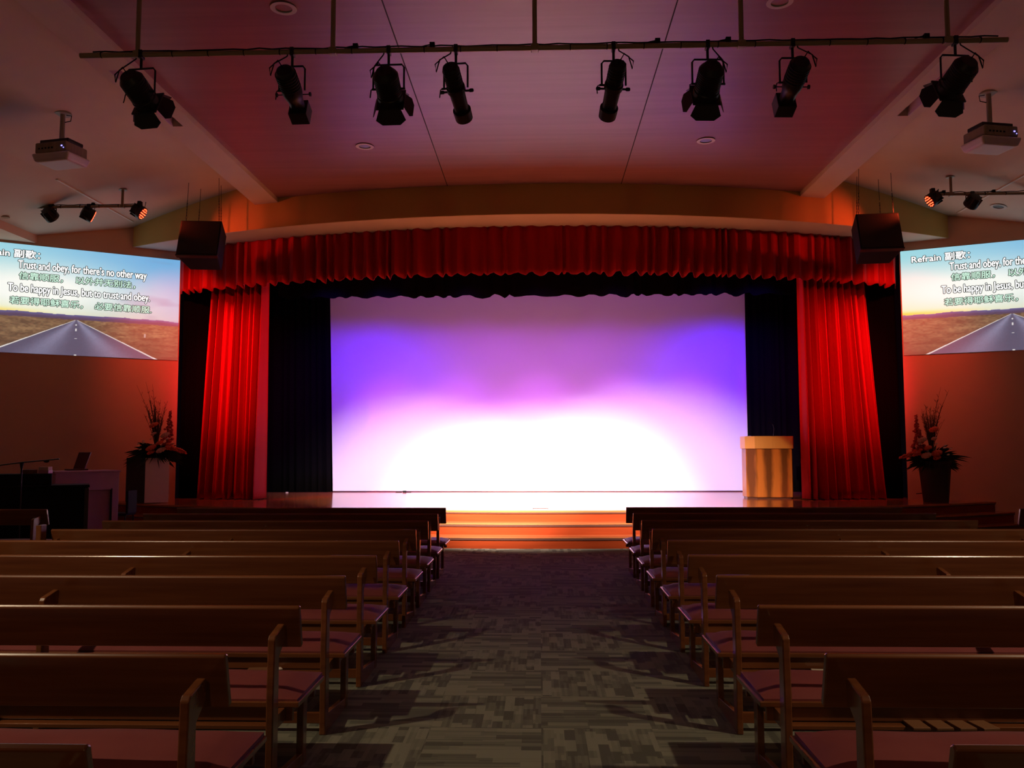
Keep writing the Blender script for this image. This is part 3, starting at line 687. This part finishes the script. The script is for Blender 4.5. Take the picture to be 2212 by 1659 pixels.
# ------------------------------------------------------------------ projected pictures
def picture_mesh(W, H, nx=440, ny=250):
    rg = np.random.RandomState(4)
    u = np.linspace(0, 1, nx+1)[None, :]; v = np.linspace(0, 1, ny+1)[:, None]
    U, V = np.broadcast_to(u, (ny+1, nx+1)).copy(), np.broadcast_to(v, (ny+1, nx+1)).copy()
    def vnoise(su, sv, seed):
        r = np.random.RandomState(seed); g = r.rand(int(sv)+3, int(su)+3); a = U*su; b = V*sv
        i, j = a.astype(int), b.astype(int); fa, fb = a-i, b-j; fa = fa*fa*(3-2*fa); fb = fb*fb*(3-2*fb)
        return (g[j, i]*(1-fa)+g[j, i+1]*fa)*(1-fb)+(g[j+1, i]*(1-fa)+g[j+1, i+1]*fa)*fb
    def mix(a, b, t): t = np.clip(t, 0, 1)[..., None]; return a*(1-t)+b*t
    C = lambda *c: np.array(c, float)/255
    hz = .645
    top = mix(C(150, 218, 228), C(104, 176, 226), U*1.2)
    low = mix(C(250, 236, 150), C(176, 190, 200), (U-.2)*1.3)
    img = mix(top, low, (V/hz)**2.2)
    glow = np.exp(-(((U-.32)/.48)**2+((V-.40)/.24)**2))
    img = mix(img, C(252, 255, 248)+0*img, glow*1.15)
    cl = vnoise(5, 9, 2)*.6+vnoise(14, 22, 3)*.4
    img = mix(img, C(120, 140, 175)+0*img, np.clip((cl-.5)*2.2, 0, 1)*np.clip((U-.55)*2.2, 0, .7))
    img = mix(img, C(255, 215, 70)+0*img, np.exp(-((V-.615)/.025)**2)*np.clip(1-U*2.4, 0, 1)*.9)
    rid = hz-.012-.03*(vnoise(9, 1, 5)-.2)-.012*(vnoise(30, 1, 6))
    img = np.where((V > rid)[..., None], mix(C(96, 96, 150)+0*img, C(84, 70, 96)+0*img, (V-rid)/.03), img)
    fn = vnoise(18, 60, 7)*.5+vnoise(90, 120, 8)*.5
    fld = mix(C(96, 74, 58)+0*img, C(160, 128, 92)+0*img, fn*1.3-.25)
    fld = mix(fld, C(70, 50, 44)+0*img, (V-.78)*2.6)
    img = np.where((V > hz+.018+.006*(vnoise(40, 1, 12)-.5))[..., None], fld, img)
    t = np.clip((V-.665)/(1-.665), 0, 2); half = .004+.392*t
    d = np.abs(U-.5)/np.maximum(half, 1e-5); on = (V > .665) & (d < 1)
    road = mix(C(86, 84, 108)+0*img, C(150, 150, 180)+0*img, np.exp(-((d-.45)/.22)**2)*.8*(1-t*.45)+(vnoise(200, 120, 11)-.5)*.15)
    img = np.where(on[..., None], road, img)
    img = np.where((on & (d > 1-.03-.012/np.maximum(half, .01)*.25))[..., None], C(225, 220, 215)+0*img, img)
    cdash = on & (np.abs(U-.5) < .0025+.004*t) & ((np.abs(t-.28) < .035) | (np.abs(t-.52) < .008) | (np.abs(t-.14) < .015) | (t > .975))
    img = np.where(cdash[..., None], C(225, 220, 220)+0*img, img)
    img = np.where(((np.abs(U-.83) < .005) & (np.abs(V-.775) < .018))[..., None], C(180, 160, 150)+0*img, img)
    lin_ = np.where(img <= .04045, img/12.92, ((np.clip(img, 0, 1)+.055)/1.055)**2.4)
    # vertices: grid front face slightly proud, plus a back
    xs = (U-.5)*W; zs = (.5-V)*H
    vs = np.stack([xs, np.full_like(xs, -.004), zs], -1).reshape(-1, 3)
    me = bpy.data.meshes.new('picture')
    idx = np.arange((nx+1)*(ny+1)).reshape(ny+1, nx+1)
    f = np.stack([idx[1:, :-1], idx[1:, 1:], idx[:-1, 1:], idx[:-1, :-1]], -1).reshape(-1, 4)
    me.from_pydata(vs.tolist(), [], f.tolist()); me.update()
    at = me.color_attributes.new('picture_colour', 'FLOAT_COLOR', 'POINT')
    col = np.concatenate([lin_.reshape(-1, 3), np.ones(((nx+1)*(ny+1), 1))], 1)
    at.data.foreach_set('color', col.astype(np.float32).ravel())
    return me
SW, SH = 3.56, 1.97
pm = picture_mesh(SW, SH)
mm, nt, b = node_mat('projected_picture')
at = N(nt, 'ShaderNodeVertexColor', layer_name='picture_colour'); nt.links.new(at.outputs[0], b.inputs['Emission Color']); b.inputs['Emission Strength'].default_value = .95
b.inputs['Base Color'].default_value = (.4, .34, .28, 1); b.inputs['Roughness'].default_value = .9
pm.materials.append(mm)
M['txt'] = mat('lyric_white', (.3, .3, .3), .9, emit=(1, 1, 1), estr=1)
M['txt_cn'] = mat('lyric_pale_green', (.3, .3, .3), .9, emit=lin((190, 225, 205)), estr=1)
M['txt_out'] = mat('lyric_outline', (.03, .03, .03), .9, emit=lin((40, 48, 40)), estr=1)
def screen(a, d, side, label, t0):
    cpos = a+d*(t0+SW/2); n = Vector((-d.y, d.x));
    if n.y > 0: n = -n
    cpos = cpos+n*.012
    ang = math.atan2(n.x, -n.y)     # local -Y faces the room
    r = thing('projection_screen', label, 'screen', (cpos.x, cpos.y, 5.174-SH/2), 'projected lyric pictures', rz=ang)
    pic = bpy.data.objects.new('picture', pm); COL.objects.link(pic); pic.parent = r
    MB().box(-SW/2, SW/2, -.003, .006, -SH/2, SH/2).build('screen_board', M['white'], r)
    def line(txt, u, v, wid, h, mt, align='CENTER'):
        for nm, off, y, m_ in (('lyric_line', 0, -.009, mt), ('lyric_outline', .0, -.0065, M['txt_out'])):
            c = bpy.data.curves.new(nm, 'FONT'); c.body = txt; c.size = h; c.align_x = align; c.align_y = 'CENTER'
            c.resolution_u = 3; o = bpy.data.objects.new(nm, c); COL.objects.link(o); c.materials.append(m_)
            bpy.context.view_layer.update()
            if nm == 'lyric_line': kk = wid*SW/max(o.dimensions.x, .01)
            me = bpy.data.meshes.new_from_object(o); bpy.data.objects.remove(o); me.name = nm
            for q in me.vertices: q.co.x *= kk
            ex, sh = (.004, .0145) if mt is M['txt'] else (.003, .0125)   # stroke weight of the letters, then their outline
            bm = bmesh.new(); bm.from_mesh(me); base = list(bm.verts)+list(bm.edges)+list(bm.faces)
            rad_ = ex if nm == 'lyric_line' else sh
            for a in range(10 if nm == 'lyric_outline' else 4):
                g = bmesh.ops.duplicate(bm, geom=base)
                an = 2*pi*a/(10 if nm == 'lyric_outline' else 4)
                for v_ in g['geom']:
                    if isinstance(v_, bmesh.types.BMVert): v_.co.x += rad_*cos(an); v_.co.y += rad_*sin(an)
            bm.to_mesh(me); bm.free()
            o = bpy.data.objects.new(nm, me); COL.objects.link(o)
            o.parent = r; o.rotation_euler = (pi/2, 0, 0); o.location = ((u-.5)*SW, y, (.5-v)*SH)
    line('Refrain 副歌：', .05, .095, .27, .16, M['txt'], 'LEFT')
    line('Trust and obey, for there\u2019s no other way', .53, .19, .60, .205, M['txt'])
    line('信靠顺服，  以外并无别法，', .52, .295, .54, .145, M['txt_cn'])
    line('To be happy in Jesus, but to trust and obey.', .52, .405, .66, .205, M['txt'])
    line('若要得耶稣喜乐，  必要信靠顺服.', .53, .525, .66, .145, M['txt_cn'])
    return r
screen(WLi, dL, -1, 'left projection screen with song lyrics over a straight road', .02)
screen(WRi, dR, 1, 'right projection screen with song lyrics over a straight road', .02)

# ------------------------------------------------------------------ flowers
def arrangement(x, y, z, flip, label, ped):
    rg = random.Random(5 if flip > 0 else 9)
    t = thing('flower_arrangement', label, 'flowers', (x, y, z))
    lf = MB()
    def blade(p, d, L, w):
        d = d.normalized(); s_ = d.cross(Vector((0, 1, .2))).normalized(); vs = []; fs = []; n = 6
        for i in range(n+1):
            q = i/n; c_ = p+d*L*q+Vector((0, 0, -.25*L*q*q)); ww = w*sin(pi*min(.15+q*.85, 1))
            vs += [c_-s_*ww, c_+s_*ww]
        for i in range(n): a = 2*i; fs.append((a, a+1, a+3, a+2))
        lf.add(vs, fs)
    base = Vector((x, y, z))
    for i in range(230):
        an = rg.uniform(0, 2*pi); el = rg.uniform(-.35, .9)
        d = Vector((cos(an)*cos(el)*1.3, sin(an)*cos(el)*.8, sin(el)))
        blade(base+Vector((0, 0, .05))+d*.06, d, rg.uniform(.2, .42), rg.uniform(.012, .035))
    for i in range(16):       # long dark fronds to the outer side
        an = rg.uniform(-.25, .3); d = Vector((-flip*cos(an), rg.uniform(-.3, .3), sin(an)))
        blade(base+Vector((0, 0, .07)), d, rg.uniform(.45, .68), .022)
    lf.build('foliage', M['leaf'], t, solid=.002)
    m = MB()
    for i in range(44):       # tall bare twigs
        dx = rg.uniform(-.22, .16)*flip; L = rg.uniform(.6, 1.05)+(.4 if i < 3 else 0); dy = rg.uniform(-.12, .12)
        if i < 3: dx = (-.36+.12*i)*flip
        pts = [base+Vector((dx*.2*q+dx*q*q*.8, dy*q, .05+L*q)) for q in (0, .25, .5, .75, 1)]
        m.tube(pts, [.007, .006, .005, .003, .0015], 5)
        for k in range(8):
            q = rg.uniform(.4, .98); p = base+Vector((dx*.2*q+dx*q*q*.8, dy*q, .05+L*q)); e = Vector((rg.uniform(-.05, .05), rg.uniform(-.03, .03), rg.uniform(.03, .08)))
            m.tube([p, p+e], [.0025, .001], 4); m.sphere(p+e*.6, .006, 5, 4)
    m.build('twigs', M['twig'], t)
    def bloom(cx, cy, cz, r, mt, nm='bloom'):
        b_ = MB(); c0 = base+Vector((cx, cy, cz)); k = 0
        for ringn, rr, zz in ((9, .70, -.1), (7, .45, .15), (4, .2, .3)):
            for i in range(ringn):
                an = 2*pi*i/ringn+ringn; b_.sphere((c0.x+cos(an)*r*rr, c0.y+sin(an)*r*rr*.7-r*zz*.8, c0.z+sin(an+.7)*r*rr*.55+r*zz*.3), r*.36, 7, 5, (1, .55, .8))
        b_.build(nm, mt, t, smooth=True)
    f = flip
    for c_ in ((.03*f, -.2, .58, .065, 'orange'), (.02*f, -.26, .17, .075, 'orange'), (.02*f, -.26, .09, .055, 'orange'), (.16*f, -.24, .26, .055, 'orange'), (.20*f, -.26, .13, .07, 'pinkp'),
               (.24*f, -.2, .40, .065, 'pinkp'), (.05*f, -.24, .42, .04, 'pinkp'), (.32*f, -.2, .18, .035, 'whitep'), (-.2*f, -.2, .14, .02, 'whitep'), (-.13*f, -.22, .26, .022, 'whitep'), (-.24*f, -.2, .24, .02, 'whitep'), (-.15*f, -.2, .30, .018, 'whitep'), (.28*f, -.2, .33, .02, 'whitep'), (.01*f, -.24, .33, .02, 'whitep')):
        bloom(c_[0], c_[1], c_[2], c_[3]*1.25, M[c_[4]])
    g = MB()
    for i in range(90):
        q = i/90; g.sphere((base.x+f*(.26+.04*q+rg.uniform(-.11, .11)*(1-q)), base.y-.12+rg.uniform(-.05, .05), base.z+.22+.62*q), .04*(1-q*.65), 6, 4, (1, .8, .7))
    g.build('gladiolus', M['redp'], t, smooth=True)
    g = MB()
    for i in range(46):
        q = i/46; g.sphere((base.x+f*(.28+.36*q), base.y-.2+rg.uniform(-.03, .03), base.z+.2-.12*q+rg.uniform(-.05, .05)*(1-q*.5)), .036*(1-q*.4), 6, 4, (1, .8, .7))
    g.build('red_spray', M['orange'], t, smooth=True)
    return t
# left: on a white pedestal standing cornerwise
pd = thing('flower_pedestal', 'tall box pedestal with one white and one dark side under left flowers', 'pedestal', (-6.85, 15.3, SZ))
c0 = Vector((-7.02, 15.12)); u1 = Vector((.34, .21)); u2 = Vector((-.52, .36))
q = [c0, c0+u1, c0+u1+u2, c0+u2]
MB().hexa([(p.x, p.y, SZ+.01) for p in q], [(p.x, p.y, 1.33) for p in q]).build('box', M['pedestal_dark'], pd, bevel=.004)
nn = Vector((u1.y, -u1.x)).normalized()*.006
q = [c0+nn, c0+u1+nn, c0+u1, c0]
MB().hexa([(p.x, p.y, SZ+.01) for p in q], [(p.x, p.y, 1.33) for p in q]).build('front_panel', M['pedestal'], pd)
arrangement(-6.95, 15.38, 1.34, 1, 'orange and red flowers with tall twigs on the white pedestal', True)
# right: in a tall tapered pot
pt = thing('flower_pot', 'tall dark tapered pot standing right of the stage', 'pot', (6.95, 15.42, SZ))
MB().lathe([(0, .20), (.01, .205), (.68, .265), (.70, .275), (.72, .275), (.72, .25), (.6, .23)], (6.95, 15.42, SZ), (0, 0, 1), 28).build('vessel', M['pot'], pt, smooth=True)
arrangement(6.90, 15.42, 1.22, -1, 'orange and red flowers with tall twigs in the dark pot', False)
# small wall socket plug
wl = WRi+dR*.30; 
tag(MB().sphere((wl.x+.0, wl.y-.10, .68), .03, 8, 6).tube([(wl.x, wl.y-.10, .68), (wl.x-.12, wl.y-.08, .65), (wl.x-.2, wl.y-.06, .64)], .008, 6).build('wall_plug', M['black_plastic'], smooth=True), 'small black plug and lead on the wall behind the dark pot', 'plug')

# ------------------------------------------------------------------ organ, piano, microphone at the far left
def frame2(ax, ay, deg):
    return Matrix.Translation((ax, ay, 0)) @ Matrix.Rotation(rad(deg), 4, 'Z')
OG = frame2(-7.2, 12.6, 50)
og = thing('organ', 'wooden organ console left of the flower pedestal, tinted purple', 'organ', (-7.0, 13.1, 0))
MB().box(-.02, .96, -.02, .5, 1.13, 1.16, OG).build('top', M['organ'], og, bevel=.005)
MB().box(0, .94, 0, .5, .86, 1.13, OG).build('upper_panel', M['organ'], og, bevel=.004)
MB().box(.06, .88, .04, .48, .04, .86, OG).build('back_panel', M['organ'], og)
for xx in (0, .84): MB().box(xx, xx+.10, 0, .5, 0, .86, OG).build('side_post', M['organ'], og, bevel=.004)
MB().box(.825, .84, -.008, .03, .1, .88, OG).build('groove', M['seam'], og)
ms = thing('music_stand_desk', 'dark red sloping music desk standing on the organ', 'music desk', (-7.18, 13.15, 1.16))
MB().hexa([(-7.26, 13.18, 1.18), (-7.08, 13.18, 1.18), (-7.08, 13.21, 1.18), (-7.26, 13.21, 1.18)], [(-7.22, 13.26, 1.44), (-7.03, 13.26, 1.44), (-7.03, 13.29, 1.44), (-7.22, 13.29, 1.44)]).build('desk', M['redlid'], ms, bevel=.003)
MB().box(-.12, .18, -.06, .08, 1.16, 1.185, frame2(-7.2, 13.12, 50)).build('base', M['redlid'], ms, bevel=.003)
PN = frame2(-6.25, 11.75, 29)
pn = thing('piano', 'black upright piano seen from behind at the far left', 'piano', (-6.9, 11.7, 0))
MB().box(-1.5, .02, -.02, .5, .96, 1.0, PN).build('lid', M['black_plastic'], pn, bevel=.008)
MB().box(-1.48, 0, 0, .48, .04, .96, PN).build('case', M['black_plastic'], pn, bevel=.004)
MB().box(-.04, .01, -.015, .03, .04, .95, PN).build('corner_post', M['pew_dark'], pn)
sb = thing('equipment_case', 'dark equipment case on top of the black piano', 'case', (-7.05, 11.75, 1.0))
MB().box(-1.2, -.45, .10, .44, 1.0, 1.155, PN).build('case', M['black_plastic'], sb, bevel=.006)
for i, (w_, mt, lb) in enumerate(((.12, 'paper', 'pale book at the top of the pile on equipment case'), (.13, 'organ', 'purple brown book under the pale one on equipment case'))):
    prop_box('book', lb, 'book', -6.84, 11.72, 1.156+(.046 if i == 0 else 0), w_, .17, .045, M[mt], .2)
prop_box('book', 'tan book lying left of the book pile on equipment case', 'book', -7.0, 11.62, 1.156, .13, .17, .055, M['brown_cover'], .2)
mx, my = -6.86, 11.2
mc = thing('microphone_boom_stand', 'black microphone boom stand rising before the piano at far left', 'microphone stand', (mx, my, 0))
MB().cyl((mx, my, .02), (mx, my, 1.31), .011).lathe([(0, .013), (.08, .028)], (mx, my, 1.23), (0, 0, 1), 12).build('pole', M['black_metal'], mc, smooth=True)
MB().tube([(mx-.45, my, 1.26), (mx, my, 1.315), (mx+.5, my, 1.36)], .008).build('boom', M['black_metal'], mc, smooth=True)
MB().sphere((mx+.33, my, 1.33), .02, sz=(2, 1, 1)).build('counterweight', M['black_metal'], mc, smooth=True)
MB().sphere((mx-.40, my, 1.385), .03, sz=(1.4, 1, 1)).tube([(mx-.38, my, 1.39), (mx-.31, my, 1.365)], .010).build('microphone', M['black_metal'], mc, smooth=True)
for k in range(3):
    a = 2*pi*k/3+.5; MB().tube([(mx, my, .18), (mx+cos(a)*.14, my+sin(a)*.1, .01)], .008, 6).build('leg', M['black_metal'], mc)
ch = thing('black_chair', 'black chair seen edge on between organ and flower pedestal', 'chair', (-6.8, 13.85, 0))
MB().box(-6.66, -6.62, 13.69, 14.0, .45, .82).build('backrest', M['black_plastic'], ch, bevel=.01)
MB().box(-6.98, -6.64, 13.68, 14.01, .42, .46).build('seat', M['black_plastic'], ch, bevel=.012)
for xx in (-6.95, -6.67):
    for yy in (13.71, 13.98): MB().cyl((xx, yy, 0), (xx, yy, .43), .012).build('leg', M['black_metal'], ch)
